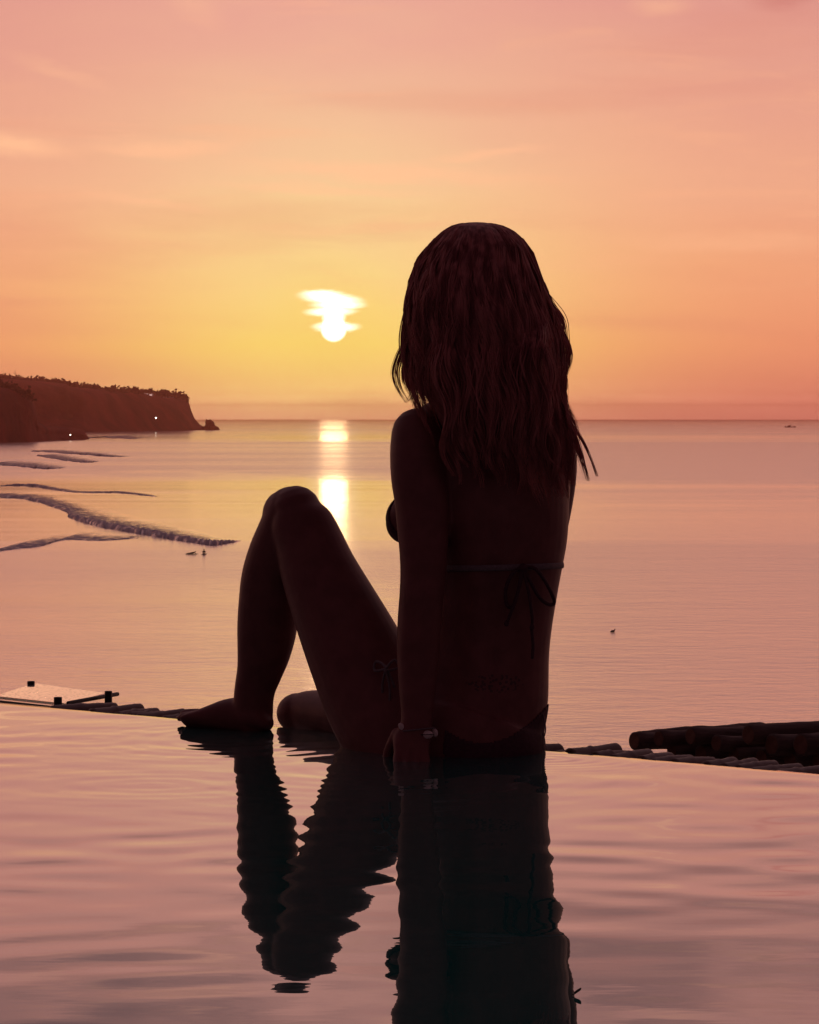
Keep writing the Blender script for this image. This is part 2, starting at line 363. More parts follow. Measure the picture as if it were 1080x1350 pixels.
# broken foam over water
def foam_mat():
    m, k, mx, gp = sea_mat('surf_water')
    uv = k.new('ShaderNodeUVMap'); s = k.new('ShaderNodeSeparateXYZ'); k.l.new(uv.outputs[0], s.inputs[0]); v = s.outputs[1]
    n = k.noise(k.mapping(gp, (.22, .07, .4)), 1.0, 6, .7)
    lace = k.noise(k.mapping(gp, (.9, .22, .5)), 1.0, 4, .7)
    # v: 0 at the near foot, 1 at the far end of the trail; solid on the crest, lace behind it
    f = k.ss(k.m('SUBTRACT', k.m('ADD', k.m('MULTIPLY', n, .65), k.m('MULTIPLY', lace, .35)), k.m('MULTIPLY', v, .30)), .12, .40)
    f = k.m('MULTIPLY', f, k.ss(v, .45, 1.0, 1, 0)); f = k.m('MULTIPLY', f, k.ss(s.outputs[0], 0, .12)); f = k.m('MULTIPLY', f, k.ss(lace, .30, .52, .45, 1))
    df = k.new('ShaderNodeBsdfDiffuse'); df.inputs[0].default_value = (.74, .72, .77, 1)
    m2 = k.new('ShaderNodeMixShader'); k.l.new(f, m2.inputs[0]); k.l.new(mx.outputs[0], m2.inputs[1]); k.l.new(df.outputs[0], m2.inputs[2])
    k.l.new(m2.outputs[0], k.out.inputs[0])
    bp = k.new('ShaderNodeBump'); bp.inputs['Distance'].default_value = .5; k.l.new(k.m('ADD', n, k.m('MULTIPLY', lace, .5)), bp.inputs['Height'])
    k.l.new(bp.outputs[0], df.inputs['Normal'])
    return m
M_foam = foam_mat()

# ------------------------------------------------------------------ sea
rows = np.concatenate([np.linspace(20, 160, 12), np.geomspace(170, 20800, 220)])
cols = np.linspace(-1, 1, 121); cols = cols*np.abs(cols)**.5*1.2
V = np.zeros((len(rows), len(cols), 3))
V[..., 0] = rows[:, None]*cols[None, :] + np.sign(cols)[None, :]*80*np.abs(cols)[None, :]; V[..., 1] = rows[:, None]; V[..., 2] = SEA
tag(link('sea', grid_mesh('sea', V), M_sea), kind='structure')

def breaker(name, path, height, trail, sharp=.5, label=None):
    """path: (px, py) of the near foot of the wave; trail: metres of foam behind"""
    q = cr([(a, b, hh, tr_) for (a, b), hh, tr_ in zip(path, height, trail)], 26); vs = []; uvs = []
    prof = [(0, -.12, 0), (.012, .25, .02), (.03, .62, .05), (.06, .92, .10), (.09, 1.0, .14), (.13, .7, .2), (.2, .35, .3), (.35, .14, .46), (.6, .04, .68), (.8, .0, .85), (1.0, -.02, 1.0)]
    for i, (a, b, hh, tl) in enumerate(q):
        g0 = G(a, b+(mnoise.noise(Vector((a*.09, 2.2, b*.1)))*1.1+mnoise.noise(Vector((a*.42, 7, b*.1)))*.8)*min(1, hh), SEA); row = []; ur = []
        for u, zz, vv in prof:
            wv = mnoise.noise(Vector((a*.30, u*9, 0)))*.55+mnoise.noise(Vector((a*.9, u*20, 3)))*.35+1
            row.append((g0.x, g0.y+u*tl, SEA+.02+zz*hh*wv)); ur.append((min(i, len(q)-1-i)/len(q)*2 if i > len(q)/2 else 1, vv))
        vs.append(row); uvs.append(ur)
    o = link(name, grid_mesh(name, np.array(vs), np.array(uvs)), M_foam)
    return tag(o, kind='structure')
breaker('breaking_wave', [(-30,654),(30,658),(62,666),(88,676),(92,683),(130,694),(180,703),(225,711),(258,716),(280,719),(300,716.5),(316,713.5)],
        [.5,.6,.5,.5,.8,.9,.9,.8,.7,.8,.5,.1], [60,60,55,55,70,66,56,46,38,30,18,6])
breaker('breaking_wave', [(-20,612),(20,615),(55,618.5),(77,618)], [.6,.7,.7,.2], [150,140,100,40])
breaker('breaking_wave', [(48,601),(85,607),(112,610),(126,609)], [.5,.7,.7,.2], [140,120,80,30])
breaker('breaking_wave', [(40,595),(100,599),(140,602),(166,602)], [.5,.7,.8,.2], [160,140,90,40])
breaker('breaking_wave', [(-20,730),(20,724),(50,721),(85,712),(130,713),(180,710)], [.3,.3,.25,.2,.15,.05], [60,70,60,45,30,20])
breaker('breaking_wave', [(0,641),(40,641),(95,649),(157,650),(205,655)], [.2,.7,.25,.4,.1], [20,30,26,26,15])
breaker('breaking_wave', [(115,577),(140,577),(174,579)], [.8,.9,.3], [500,500,200])

# ------------------------------------------------------------------ headland, near cliff, sea rock
def fbm(x, y, z, o=4):
    s = 0; a = 1
    for i in range(o): s += a*mnoise.noise(Vector((x, y, z))); x *= 2.1; y *= 2.1; z *= 2.1; a *= .5
    return s
def cliff(name, prof, base, depth, m, rough=8, ns=160, seed=0, shade_right=True):
    """prof: skyline (px, py); base: waterline (px, py) left to right; a solid with a steep rocky face and a plateau running back"""
    pxs = np.linspace(prof[0][0], prof[-1][0], ns)
    top = np.interp(pxs, [p[0] for p in prof], [p[1] for p in prof]); bas = np.interp(pxs, [p[0] for p in base], [p[1] for p in base])
    vs = []
    for a, ty, by in zip(pxs, top, bas):
        g0 = G(a, by, SEA); hz = P(a, ty, g0.y+depth*.12).z-SEA; row = []
        cols_ = [(-.001, -1, 0), (0, 0, .3), (.015, .12, .8), (.035, .3, 1), (.05, .5, 1), (.065, .7, 1), (.085, .88, .8), (.12, 1.0, .0), (.3, .93, .4), (.6, .85, .6), (.9, .6, .6), (1, -.1, 0)]
        for u, zz, nn in cols_:
            nx = fbm(g0.x*.012+seed, zz*1.5, seed)*rough*nn*2.2; nz = fbm(g0.x*.02, zz*3, seed+5)*rough*.35*nn
            y = g0.y+u*depth+nx*2; k_ = y/g0.y
            row.append((g0.x*k_, y, SEA+hz*zz+nz if zz > 0 else SEA+zz*3))
        vs.append(row)
    vs.insert(0, [(x-1, y, min(z, SEA-1)) for x, y, z in vs[0]]); vs.append([(x+4, y, SEA-2) for x, y, z in vs[-1]])
    return tag(link(name, grid_mesh(name, np.array(vs)), m), kind='structure')
sky1 = [(-160,492),(-60,497),(0,499),(20,500),(60,503),(88,506),(92,510),(120,512),(150,514.5),(180,516),(205,518),(228,521),(242,524),(249,530),(252,540),(256,551),(262,558),(268,564),(276,567)]
headland = cliff('headland', sky1, [(-160,577),(0,570),(110,569.5),(268,567.3),(276,567.4)], 1500, M_rock, 9, 260)
sky2 = [(-160,500),(-60,503),(0,510),(18,514),(34,520),(44,527),(48,540),(50,556),(60,561),(85,563),(104,565),(112,568),(115,575)]
nearc = cliff('near_cliff', sky2, [(-160,588),(0,583.5),(40,582.5),(80,580.5),(115,579.6)], 420, M_rock, 5, 200, 3.3)
bm = bmesh.new(); bmesh.ops.create_icosphere(bm, subdivisions=4, radius=1)
rc = G(277, 567, SEA); sc = rc.y/F
for v in bm.verts:
    c = v.co.copy(); r = 1+fbm(c.x*1.3+2, c.y*1.3, c.z*1.3)*.35
    x, z = c.x*r, c.z*r
    v.co = Vector((x*10.5*sc*(1.0 if z < .2 else .72)-z*2*sc, c.y*r*12*sc, max(z, -.3)*13*sc+2*sc))
me = bpy.data.meshes.new('sea_rock'); bm.to_mesh(me); bm.free()
rk = link('sea_rock', me, M_rock, smooth=False); rk.location = (rc.x, rc.y, SEA)
tag(rk, 'lone rock stack in the sea off the tip of the headland', 'rock')

# low wood along the skyline: leaf sized faces in clumps
def wood(name, prof, by, dep, n, size, seed):
    rs = random.Random(seed); mb = MB()
    for i in range(n):
        a = rs.uniform(prof[0][0], prof[-1][0]); ty = np.interp(a, [p[0] for p in prof], [p[1] for p in prof])
        y = G(a, by, SEA).y+dep*rs.uniform(.10, .2); c = P(a, ty, y); big = rs.random()**3
        rr = size*(.42+big*1.3); c.z += rr*rs.uniform(-.2, .45)
        for q in range(26):
            dv = Vector((rs.gauss(0, 1), rs.gauss(0, 1), rs.gauss(0, .7))); dv = dv.normalized()*rs.uniform(.3, 1)*rr
            dv.z *= .75; cc = c+dv; s_ = rr*rs.uniform(.18, .34)
            u = Vector((rs.gauss(0, 1), rs.gauss(0, 1), rs.gauss(0, 1))).normalized()*s_; v = u.orthogonal().normalized()*s_
            mb.add([cc-u, cc+v*.8, cc+u, cc-v*.8], [(0, 1, 2, 3)])
    return tag(mb.build(name, M_wood, None, False), kind='stuff')
tag(wood('ridge_wood', [s for s in sky1 if s[0] < 250 and s[0] > -61], 569, 1500, 560, 6.0, 1), 'low scrub and trees along the headland skyline', 'trees')
tag(wood('cliff_wood', [s for s in sky2 if s[0] < 48 and s[0] > -61], 583, 420, 170, 4.5, 2), 'dark scrub on top of the nearer cliff', 'trees')

def house(px, py, dist, w_, h_, dep, label, glow_front=False, roof='flat'):
    o = empty('villa', P(px, py, dist), label, 'building'); c = o.location; s_ = dist/F
    b = MB(); b.box(c+Vector((0, dep*s_/2, h_*s_/2)), (w_*s_/2, dep*s_/2, h_*s_/2)); b.build('wall', M_white, o, False)
    r = MB(); r.box(c+Vector((0, dep*s_/2, h_*s_+.5*s_*.8)), (w_*s_/2*1.06, dep*s_/2*1.05, .5*s_*.8)); r.build('roof', M_dark if roof == 'dark' else M_white, o, False)
    n = max(2, int(w_/4))
    for i in range(n):
        x = (i+.5)/n*w_-w_/2; wn = MB(); wn.box(c+Vector((x*s_, -.02*s_, h_*s_*.5)), (w_/n*(.42 if glow_front else .3)*s_, .05*s_, h_*(.38 if glow_front else .25)*s_))
        wn.build('window_or_glow_panel', M_glow if glow_front else M_dark, o, False)  # glowing panels are added to brighten the front; the dark ones are windows
    return o
house(190, 522.5, 4500, 22, 6.5, 14, 'wide pale villa on the headland skyline near its tip', glow_front=True)
house(80, 509, 4540, 17, 5, 12, 'dark roofed villa on the headland skyline above the near cliff', roof='dark')
house(222, 524.5, 4500, 14, 3.2, 12, 'low dark roofed villa at the tip of the headland', roof='dark')
def lamp(px, py, d_, r, label):
    o = empty('flood_lamp', P(px, py, d_), label, 'lamp'); s_ = d_/F; c = o.location
    a = MB(); a.ball(c, r*s_, 12); a.build('lamp_head', M_lamp, o)
    b = MB(); b.tube([c-Vector((0, 0, 5*s_)), c-Vector((0, 0, r*s_))], [.35*s_]*2, seg=6); b.build('post', M_dark, o)
lamp(205.5, 551, 4290, .85, 'bright white lamp shining on the headland cliff face')
lamp(93, 573.5, 2640, .75, 'small pale lamp at the foot of the low rocky point')
o = MB(); c = P(20, 503, 4640); s_ = 4640/F
o.tube([c, c+Vector((0, 0, 15*s_))], [.35*s_, .2*s_], seg=6); o.tube([c+Vector((-2*s_, 0, 11*s_)), c+Vector((2*s_, 0, 11*s_))], [.2*s_]*2, seg=6)
tag(o.build('radio_mast', M_dark), 'thin mast standing on the headland skyline at far left', 'mast')

# ------------------------------------------------------------------ surfers, bird, boat
def small_person(c, pose, label):
    o = empty('person', c, label, 'person'); b = MB()
    if pose == 'sit':
        b.tube([c+Vector((0,0,-.1)), c+Vector((0,0,.25)), c+Vector((.02,0,.5)), c+Vector((0,0,.62))], [.17,.13,.19,.07], [.12,.1,.12,.07])
        b.ball(c+Vector((.0,0,.78)), (.09,.1,.12)); b.tube([c+Vector((.18,0,.55)), c+Vector((.28,.1,.3)), c+Vector((.2,.3,.12))], [.05,.045,.03])
        b.tube([c+Vector((-.18,0,.55)), c+Vector((-.28,.1,.3)), c+Vector((-.2,.3,.12))], [.05,.045,.03])
        for s in (-1, 1): b.tube([c+Vector((s*.08,0,0)), c+Vector((s*.25,.3,.02)), c+Vector((s*.3,.35,-.4))], [.09,.07,.05])
    else:
        b.tube([c+Vector((-.9,0,.08)), c+Vector((-.2,0,.14)), c+Vector((.25,0,.2)), c+Vector((.45,0,.3))], [.07,.13,.17,.07], [.09,.14,.12,.07])
        b.ball(c+Vector((.58,0,.38)), (.1,.1,.12))
        for s in (-1, 1): b.tube([c+Vector((.3,s*.15,.2)), c+Vector((.6,s*.3,.1)), c+Vector((.8,s*.3,-.05))], [.05,.04,.03])
    link('body', remesh(b.mesh('body'), .025, 2), M_dark, o)
def board(c, ang, label):
    b = MB(); rot = Matrix.Rotation(ang, 3, 'Z'); pts = []; ra = []; rb = []
    for i in range(13):
        u = i/12*2-1; pts.append(c+rot @ Vector((u*1.05, 0, .04+.10*max(u, 0)**3))); ra.append(.03); rb.append(max(.02, .26*(1-abs(u)**2.4)**.6))
    b.tube(pts, ra, rb, 12, side=(0, 0, 1)); tag(b.build('surfboard', M_board), label, 'surfboard')
c1 = G(269, 731, SEA); small_person(c1+Vector((0,0,.05)), 'sit', 'dark surfer sitting upright on the water below the breaking wave'); board(c1+Vector((0,0,-.02)), 1.2, 'surfboard under the surfer sitting upright')
c2 = G(253, 731, SEA); small_person(c2+Vector((0,0,.08)), 'lie', 'dark surfer lying flat on a board beside the sitting surfer'); board(c2, 0.15, 'surfboard under the surfer lying flat')
c3 = G(808, 833.5, SEA); o = empty('seabird', c3, 'tiny dark bird resting on open water right of the person on the pool', 'bird'); b = MB()
b.tube([c3+Vector((-.28,0,.05)), c3+Vector((-.1,0,.12)), c3+Vector((.12,0,.12)), c3+Vector((.2,0,.22)), c3+Vector((.22,0,.34))], [.03,.11,.12,.05,.04], [.03,.1,.1,.05,.04]); b.tube([c3+Vector((.22,0,.35)), c3+Vector((.34,0,.34))], [.03,.01])
link('body', remesh(b.mesh('body'), .02, 1), M_dark, o)
c4 = G(1042, 563.5, SEA); s_ = c4.y/F; o = empty('fishing_boat', c4, 'tiny fishing boat on the horizon at far right', 'boat')
b = MB(); hv = []
for i in range(9):
    u = i/8*2-1; wd = 1.6*(1-abs(u)**3)+.05; zt = (1.0+abs(u)**2*.7)
    hv += [(u*7, -wd*.5, 0), (u*7.6, -wd, zt), (u*7.6, wd, zt), (u*7, wd*.5, 0)]
f_ = [(i*4+j, i*4+4+j, i*4+5+j, i*4+1+j) for i in range(8) for j in range(3)]+[(0,1,2,3), (35,34,33,32)]
b.add([c4+Vector(v)*s_ for v in hv], f_); b.build('hull', M_boat, o, False)
b = MB(); b.box(c4+Vector((-1.5*s_,0,2*s_)), (1.8*s_, .8*s_, 1*s_)); b.build('cabin', M_boat, o, False)
b = MB(); b.tube([c4+Vector((1*s_,0,1*s_)), c4+Vector((1*s_,0,5*s_))], [.15*s_]*2, seg=6); b.build('mast', M_dark, o)

# ------------------------------------------------------------------ pool
EA = G(0, 925, 0); EB = G(1080, 1018, 0); eu = (EB-EA).normalized(); en = Vector((-eu.y, eu.x, 0))   # en points outwards
if en.y < 0: en = -en
EM = EA
def edge(u, v, z=0): return EM+eu*u+en*v+Vector((0, 0, z))       # u along the rim from the left frame edge, v outwards
def edge_u(px):      # u where the pixel column px meets the rim line
    k_ = (px-540)/F; return (k_*EM.y-EM.x)/(eu.x-k_*eu.y)
us = np.concatenate([np.linspace(-6, -.6, 60), np.arange(-.594, 2.9, .007), np.linspace(2.92, 8, 60)])
vs_ = np.concatenate([-np.arange(0, 3.2, .0055)[::-1]]); vs_ = np.concatenate([np.linspace(-8, -3.22, 60), vs_])
U, W = np.meshgrid(us, vs_, indexing='ij')
X = EM.x+eu.x*U+en.x*W; Y = EM.y+eu.y*U+en.y*W
Z = np.zeros_like(X)
r2 = np.random.default_rng(12)
for i in range(64):
    lam = .085*(8.0)**(r2.random()); th = r2.normal(0, .46)+ (math.pi if r2.random() < .3 else 0)
    kx, ky = math.sin(th)*2*math.pi/lam, math.cos(th)*2*math.pi/lam
    slope = .0012*(lam/.2)**-.5
    ph = r2.random()*6.28
    slope *= .55 if lam > .3 else 1
    env = .55+.45*np.sin(X*r2.uniform(.5, 2.5)+Y*r2.uniform(.5, 2)+r2.random()*6.28)
    Z += slope*lam/(2*math.pi)*np.sin(kx*X+ky*Y+ph)*env
for i in range(9):
    lam = r2.uniform(.16, .55); th = r2.normal(0, .10); kx, ky = math.sin(th)*2*math.pi/lam, math.cos(th)*2*math.pi/lam
    env = .5+.5*np.sin(X*r2.uniform(.8, 2)+Y*r2.uniform(.3, 1.2)+r2.random()*6.28)
    Z += .0012*lam/(2*math.pi)*np.sin(kx*X+ky*Y+r2.random()*6.28)*env
for i in range(8):
    lam = r2.uniform(.10, .17); th = r2.choice((-1, 1))*r2.uniform(.4, .75); kx, ky = math.sin(th)*2*math.pi/lam, math.cos(th)*2*math.pi/lam
    Z += .0026*lam/(2*math.pi)*np.sin(kx*X+ky*Y+r2.random()*6.28)
for i in range(10):
    lam = r2.uniform(.10, .28); th = r2.normal(0, .07); kx, ky = math.sin(th)*2*math.pi/lam, math.cos(th)*2*math.pi/lam
    env = np.clip(.1+.9*np.sin(X*r2.uniform(1.5, 4)+Y*r2.uniform(.5, 3)+r2.random()*6.28), 0, 1)
    Z += .0034*lam/(2*math.pi)*np.sin(kx*X+ky*Y+r2.random()*6.28)*env
def rings(c, lam, amp, dec, sx_=1):
    global Z
    r = np.sqrt(((X-c.x)/sx_)**2+(Y-c.y)**2); Z += amp*np.sin(2*math.pi*r/lam)*np.exp(-(r/dec)**2)
rings(G(718, 1000, 0), .030, .00016, .14, 1.3); rings(G(500, 1010, 0), .055, .00012, .4); rings(G(300, 975, 0), .05, .00014, .28)
rings(G(200, 1035, 0), .05, .00009, .2, 1.5); rings(G(120, 975, 0), .06, .00008, .25)
Z *= .40+.60*np.clip((Y-2.6)/.9, 0, 1)
fade = np.clip(-W/.03, 0, 1); Z *= fade; Z -= np.clip(W+.05, 0, 1)**2/(2*.05)*.10
V = np.stack([X, Y, Z], -1)
# water rolls over the rim
roll = []
for a in np.linspace(0, math.pi/2, 9)[1:]:
    roll.append(np.stack([X[:, -1]+en.x*.012*math.sin(a), Y[:, -1]+en.y*.012*math.sin(a), Z[:, -1]-.012*(1-math.cos(a))], -1))
for zz in (-.1, -.3): roll.append(np.stack([X[:, -1]+en.x*.013, Y[:, -1]+en.y*.013, zz*np.ones(len(us))], -1))
V = np.concatenate([V, np.stack(roll, 1)], 1)
po = tag(link('pool_water', grid_mesh('pool_water', V, flip=True), M_pool), kind='structure')
b = MB(); rot = Matrix.Rotation(math.atan2(eu.y, eu.x), 3, 'Z')
b.box(edge(1, -.145, -1.55), (7, .15, 1.52), rot); tag(b.build('pool_wall', M_stone, None, False), kind='structure')
b = MB(); b.box(edge(1, -4.2, -1.4), (7, 3.9, .1), rot); tag(b.build('pool_floor', M_stone, None, False), kind='structure')

# ------------------------------------------------------------------ bamboo poles along the outside of the rim
ORD = ['first','second','third','fourth','fifth','sixth','seventh','eighth','ninth','tenth','eleventh','twelfth','thirteenth','fourteenth','fifteenth','sixteenth','seventeenth']
def pole_mesh(seed, r, L, m, knots=1, name='culm'):
    rs = random.Random(seed); b = MB(); n = 18; pts = []; ra = []
    for i in range(n+1):
        u = i/n; z = u*L; kn = sum(.10*math.exp(-((u-kk)/.025)**2) for kk in ([.45] if knots else []))
        bd = .002 if knots else .007; pts.append(Vector(((math.sin(u*3+seed)-math.sin(seed))*bd, (math.cos(u*2.6+seed)-math.cos(seed))*bd, z))); ra.append(r*(1-.1*u+kn+(.03 if knots else .07)*rs.uniform(-1, 1)))
    e = r*.16
    pts = [pts[0]-Vector((0, 0, e*.3))]+pts+[pts[-1]+Vector((0, 0, e*.6))]; ra = [r*.8]+ra+[r*.80]
    b.tube(pts, ra, seg=20, cap=False)
    return b.mesh(name)
def put_pole(name, c0, dirv, r, L, label, cat, group, seed, m, knots=1, cutface=True):
    o = empty(name, c0, label, cat, group); q = dirv.normalized().to_track_quat('Z', 'Y')
    o.rotation_mode = 'QUATERNION'; o.rotation_quaternion = q
    a = bpy.data.objects.new('culm' if knots else 'bark', pole_mesh(seed, r, L, m, knots)); a.data.materials.append(m); C.objects.link(a); a.parent = o
    a.data.polygons.foreach_set('use_smooth', [True]*len(a.data.polygons))
    if cutface:
        for z, k_ in ((-.0015, 1),):
            b = MB(); n = 5
            for j in range(n+1):
                pass
            b.tube([Vector((0, 0, z)), Vector((0, 0, z+.001))], [r*.82, r*.84], seg=20, cap=False)
            e = bpy.data.objects.new('cut_end', b.mesh('cut_end')); e.data.materials.append(M_cut); C.objects.link(e); e.parent = o
    return o
# (px, py) of each upper rounded far end; the near end tucks in behind the rim
rp = [(744,975.5),(797,980.5),(819,976.5),(838,987),(865,987),(893,990.5),(921,993),(949,995),(974,998.5),(1002,1000),(1031,1002.5),(1061,1001.5),(1090,1006)]
rs = random.Random(5)
def rim_pole(px, py, i, label, group, r=.0155, zc=-.012, L=None):
    # far end centre at height zc
    top = G(px, py, zc+r); fe = Vector((top.x, top.y, zc)); L = L or rs.uniform(.13, .17)
    dr = (en*1.0+eu*rs.uniform(.15, .45)+Vector((0, 0, rs.uniform(.0, .06)))).normalized()
    # near end at v = +.02
    v_ = (fe-EM).dot(en); L = max(.06, (v_-.0145)/dr.dot(en)); st_ = fe-dr*L
    put_pole('bamboo_pole', st_, dr, r, L, label, 'bamboo pole', group, i*3.7+px, M_bamboo)
for i, (a, b_) in enumerate(rp):
    rim_pole(a-8, b_, i, 'short bamboo pole lying outside the pool rim, %s to the right of the person' % ORD[i], 'bamboo poles right of the person', r=.0175 if i < 3 else .0165, zc=-.016+(.006 if i in (0, 2) else 0))
lp = [(158,923.5),(189,927.5),(213,931.5),(229,933.5),(247,934.5),(262,938),(278,941),(296,944)]
for i, (a, b_) in enumerate(lp):
    rim_pole(a-5, b_, i+40, 'short dark bamboo pole outside the rim, %s to the right of the glass plate' % ORD[i], 'bamboo poles beside the glass plate', r=.0175, zc=-.016)
# two long rails carry the poles
for j, v_ in enumerate((.09, .19)):
    b = MB(); b.tube([edge(-.8, v_, -.052-.004*j), edge(.9, v_, -.054-.004*j), edge(2.8, v_, -.050-.004*j)], [.019]*3, seg=16)
    tag(b.build('bamboo_rail', M_bamboo), ['long rail carrying the bamboo poles, nearest the pool rim', 'long rail carrying the bamboo poles, farther from the pool rim'][j], 'rail')
# heavier logs stacked behind on the right: (px, py, radius px, direction, length)
lg = [(837,977,11.5),(869,974,11),(911,971,12),(945,980,11.5),(987,969,13.5),(1018,982,14.5),(1056,982,15),(1094,978,16),(886,990,11),(925,994,12),(968,995,12),(1004,1000,13),(1042,1003,13),(1080,1003,14)]
wl = ['leftmost dark log of the stack behind the bamboo poles', 'small log beside the leftmost log of the stack', 'log with a reddish cut end, third from the left in the upper row', 'low log tucked under the middle of the stack', 'topmost round log end in the middle of the stack',
      'thick log low in the right half of the stack', 'thick log near the right frame edge in the upper row', 'last log of the upper row at the right frame edge', 'leftmost log of the bottom row, half hidden by bamboo poles', 'second log from the left in the hidden bottom row',
      'third log from the left in the hidden bottom row', 'fourth log from the left in the hidden bottom row', 'second log from the right in the hidden bottom row', 'rightmost log of the hidden bottom row']
for i, (a, b_, r_) in enumerate(lg):
    d_ = 5.22-(a-837)*.0008+(.03 if i > 7 else 0); c_ = P(a, b_, d_); dr = Vector((.86, .58+.05*math.sin(i*2.3), -.060+.02*math.sin(i*1.7))).normalized()
    put_pole('log', c_, dr, r_/F*d_, .45, wl[i], 'log', 'logs stacked beyond the rim', i*9.1, M_bark, 0)
top_logs = [((842,972),(985,966),8,5.55,'long bark log lying across the back of the stack, left'), ((905,967),(1010,965),6,5.66,'thin weathered log at the very back of the stack, middle'), ((965,968),(1110,964),9,5.62,'long bark log rising across the back of the stack, right'),
            ((1000,976),(1120,971),10,5.5,'thick log lying under the rising back log')]
for i, (a, b_, r_, d_, l_) in enumerate(top_logs):
    p0 = P(*a, d_); p1 = P(*b_, d_+.25)
    put_pole('log', p0, p1-p0, r_/F*d_, (p1-p0).length, l_, 'log', 'logs stacked beyond the rim', 30+i*5.3, M_bark, 0)
b = MB(); b.box(P(1010, 1012, 5.3)+Vector((.06, 0, -.05)), (.36, .05, .045), Matrix.Rotation(.6, 3, 'Z')); tag(b.build('support_beam', M_bark, None, False, .004), 'dark beam carrying the stack of logs beyond the rim', 'beam')

# ------------------------------------------------------------------ glass plate on standoffs (left)
zp = -.05
A_, B_, C_, D_ = G(-6, 917.5, zp), G(88, 927.5, zp), G(139, 913.5, zp), G(45, 900.5, zp)
root = empty('glass_plate', A_, 'wet glass plate on black standoffs beyond the pool rim at far left', 'glass plate')
b = MB(); th = Vector((0, 0, .006)); b.add([A_, B_, C_, D_, A_-th, B_-th, C_-th, D_-th], [(0,1,2,3), (7,6,5,4), (0,4,5,1), (1,5,6,2), (2,6,7,3), (3,7,4,0)])
b.build('plate', M_glass, root, False)
def post(px, py0, py1, wpx, d_):
    t0 = P(px, py0, d_); t1 = P(px, py1, d_); r = wpx/2/F*d_
    b = MB(); b.tube([t1, t1+Vector((0,0,.0012)), t0-Vector((0,0,.0012)), t0], [r*.97, r, r, r*.9], seg=24, cap=False); b.build('standoff', M_black, root)
post(41, 898, 912, 10, D_.y-.02); post(76.5, 919, 936, 11, B_.y-.01); post(143, 911, 940, 10, C_.y-.10)
b = MB(); b.tube([G(90,927,zp), G(155,915,zp)], [.0045]*2, seg=10); b.tube([A_-th*2.2, B_-th*2.2], [.005]*2, seg=10); b.build('rail', M_black, root)

# drifting leaf in the pool
c = G(762, 1313, 0); root = empty('leaf', c, 'small dark leaf floating on the pool right of the reflection', 'leaf')
b = MB(); ls = []
for i in range(9):
    u = i/8; wd = .0032*math.sin(math.pi*u**.8)+.0002
    for s in (-1, 0, 1): ls.append(c+Vector((.006*u-.003+s*wd*.9, s*wd*.8, .0012+.010*u*(.6)+abs(s)*.001)))
b.add(ls, [(i*3+j, i*3+3+j, i*3+4+j, i*3+1+j) for i in range(8) for j in range(2)]); b.build('blade', M_leaf, root)
b = MB(); b.tube([c+Vector((-.006,0,.001)), c+Vector((-.003,0,.002))], [.0004]*2, seg=6); b.build('stalk', M_leaf, root)

#BODY
# ------------------------------------------------------------------ the person
def tubepx(b, st, seg=28, k=5, side=None):
    """st: (px, py, distance, half width px, half depth m)"""
    q = cr(st, k); pts = [P(a[0], a[1], a[2]) for a in q]
    b.tube(pts, [max(a[3], .5)/F*a[2] for a in q], [max(a[4], .002) for a in q], seg, side=side)
B = MB()
# trunk: from the seat up to the shoulders (left part is behind the arm)
TR = [(612,1040,4.60,86,.100),(617,1005,4.60,95,.112),(622,975,4.60,94,.118),(630,945,4.61,90,.112),(640,915,4.61,84,.100),(646,880,4.61,78.5,.090),(650,850,4.61,75,.084),(653,815,4.61,76,.084),
      (656,780,4.61,79,.088),(657,745,4.61,85,.096),(657,710,4.61,91.5,.104),(655,670,4.61,96,.108),(653,635,4.62,99.5,.106),(650,600,4.62,101,.098),(643,572,4.62,98,.086),(638,550,4.62,86,.068),(636,532,4.62,60,.054)]
tubepx(B, TR, 40, 4, side=(1, 0, 0))
# shoulder line, neck
tubepx(B, [(550,574,4.57,30,.040),(580,552,4.60,26,.042),(635,535,4.62,34,.045),(700,556,4.66,28,.042),(726,580,4.68,30,.040)], 24, 5)
tubepx(B, [(638,560,4.62,50,.050),(636,525,4.61,36,.050),(634,490,4.60,32,.050),(632,455,4.60,34,.052)], 24, 4)
# shoulder blades
B.ball(P(592,640,4.545), (.030,.018,.055)); B.ball(P(690,640,4.545), (.030,.018,.055))
# skull, jaw, face (turned to the sea, a little to the left)
fd = Vector((-.25, .968, 0)); fr_ = Vector((.968, .25, 0)); hc = P(629, 392, 4.60)
yaw = Matrix.Rotation(math.atan2(-fd.x, fd.y), 3, 'Z')
B.ball(hc, (.070, .088, .096), 32, yaw)
def face(r, f, u, rad, seg=12): B.ball(hc+fr_*r+fd*f+Vector((0, 0, u)), rad, seg, yaw)
face(0, .045, -.055, (.056, .052, .062), 24); face(0, .072, -.098, (.026, .022, .018))            # jaw and chin
face(0, .098, -.030, (.009, .014, .026)); face(0, .106, -.046, (.013, .011, .010))               # nose
face(0, .093, -.071, (.022, .009, .006)); face(0, .092, -.079, (.019, .009, .006))               # lips
for s in (-1, 1):
    face(s*.031, .078, -.008, (.014, .010, .009)); face(s*.032, .082, .010, (.019, .008, .005)); face(s*.045, .060, -.038, (.018, .020, .016))
    face(s*.073, -.002, -.020, (.008, .018, .030)); face(s*.074, -.006, -.036, (.006, .010, .012))
# breasts
B.ball(P(548,684,4.690), (.0500, .050, .046), 24); B.ball(P(536,690,4.700), (.0340, .036, .034), 20)
B.ball(P(632,688,4.725), (.056, .055, .052), 24)
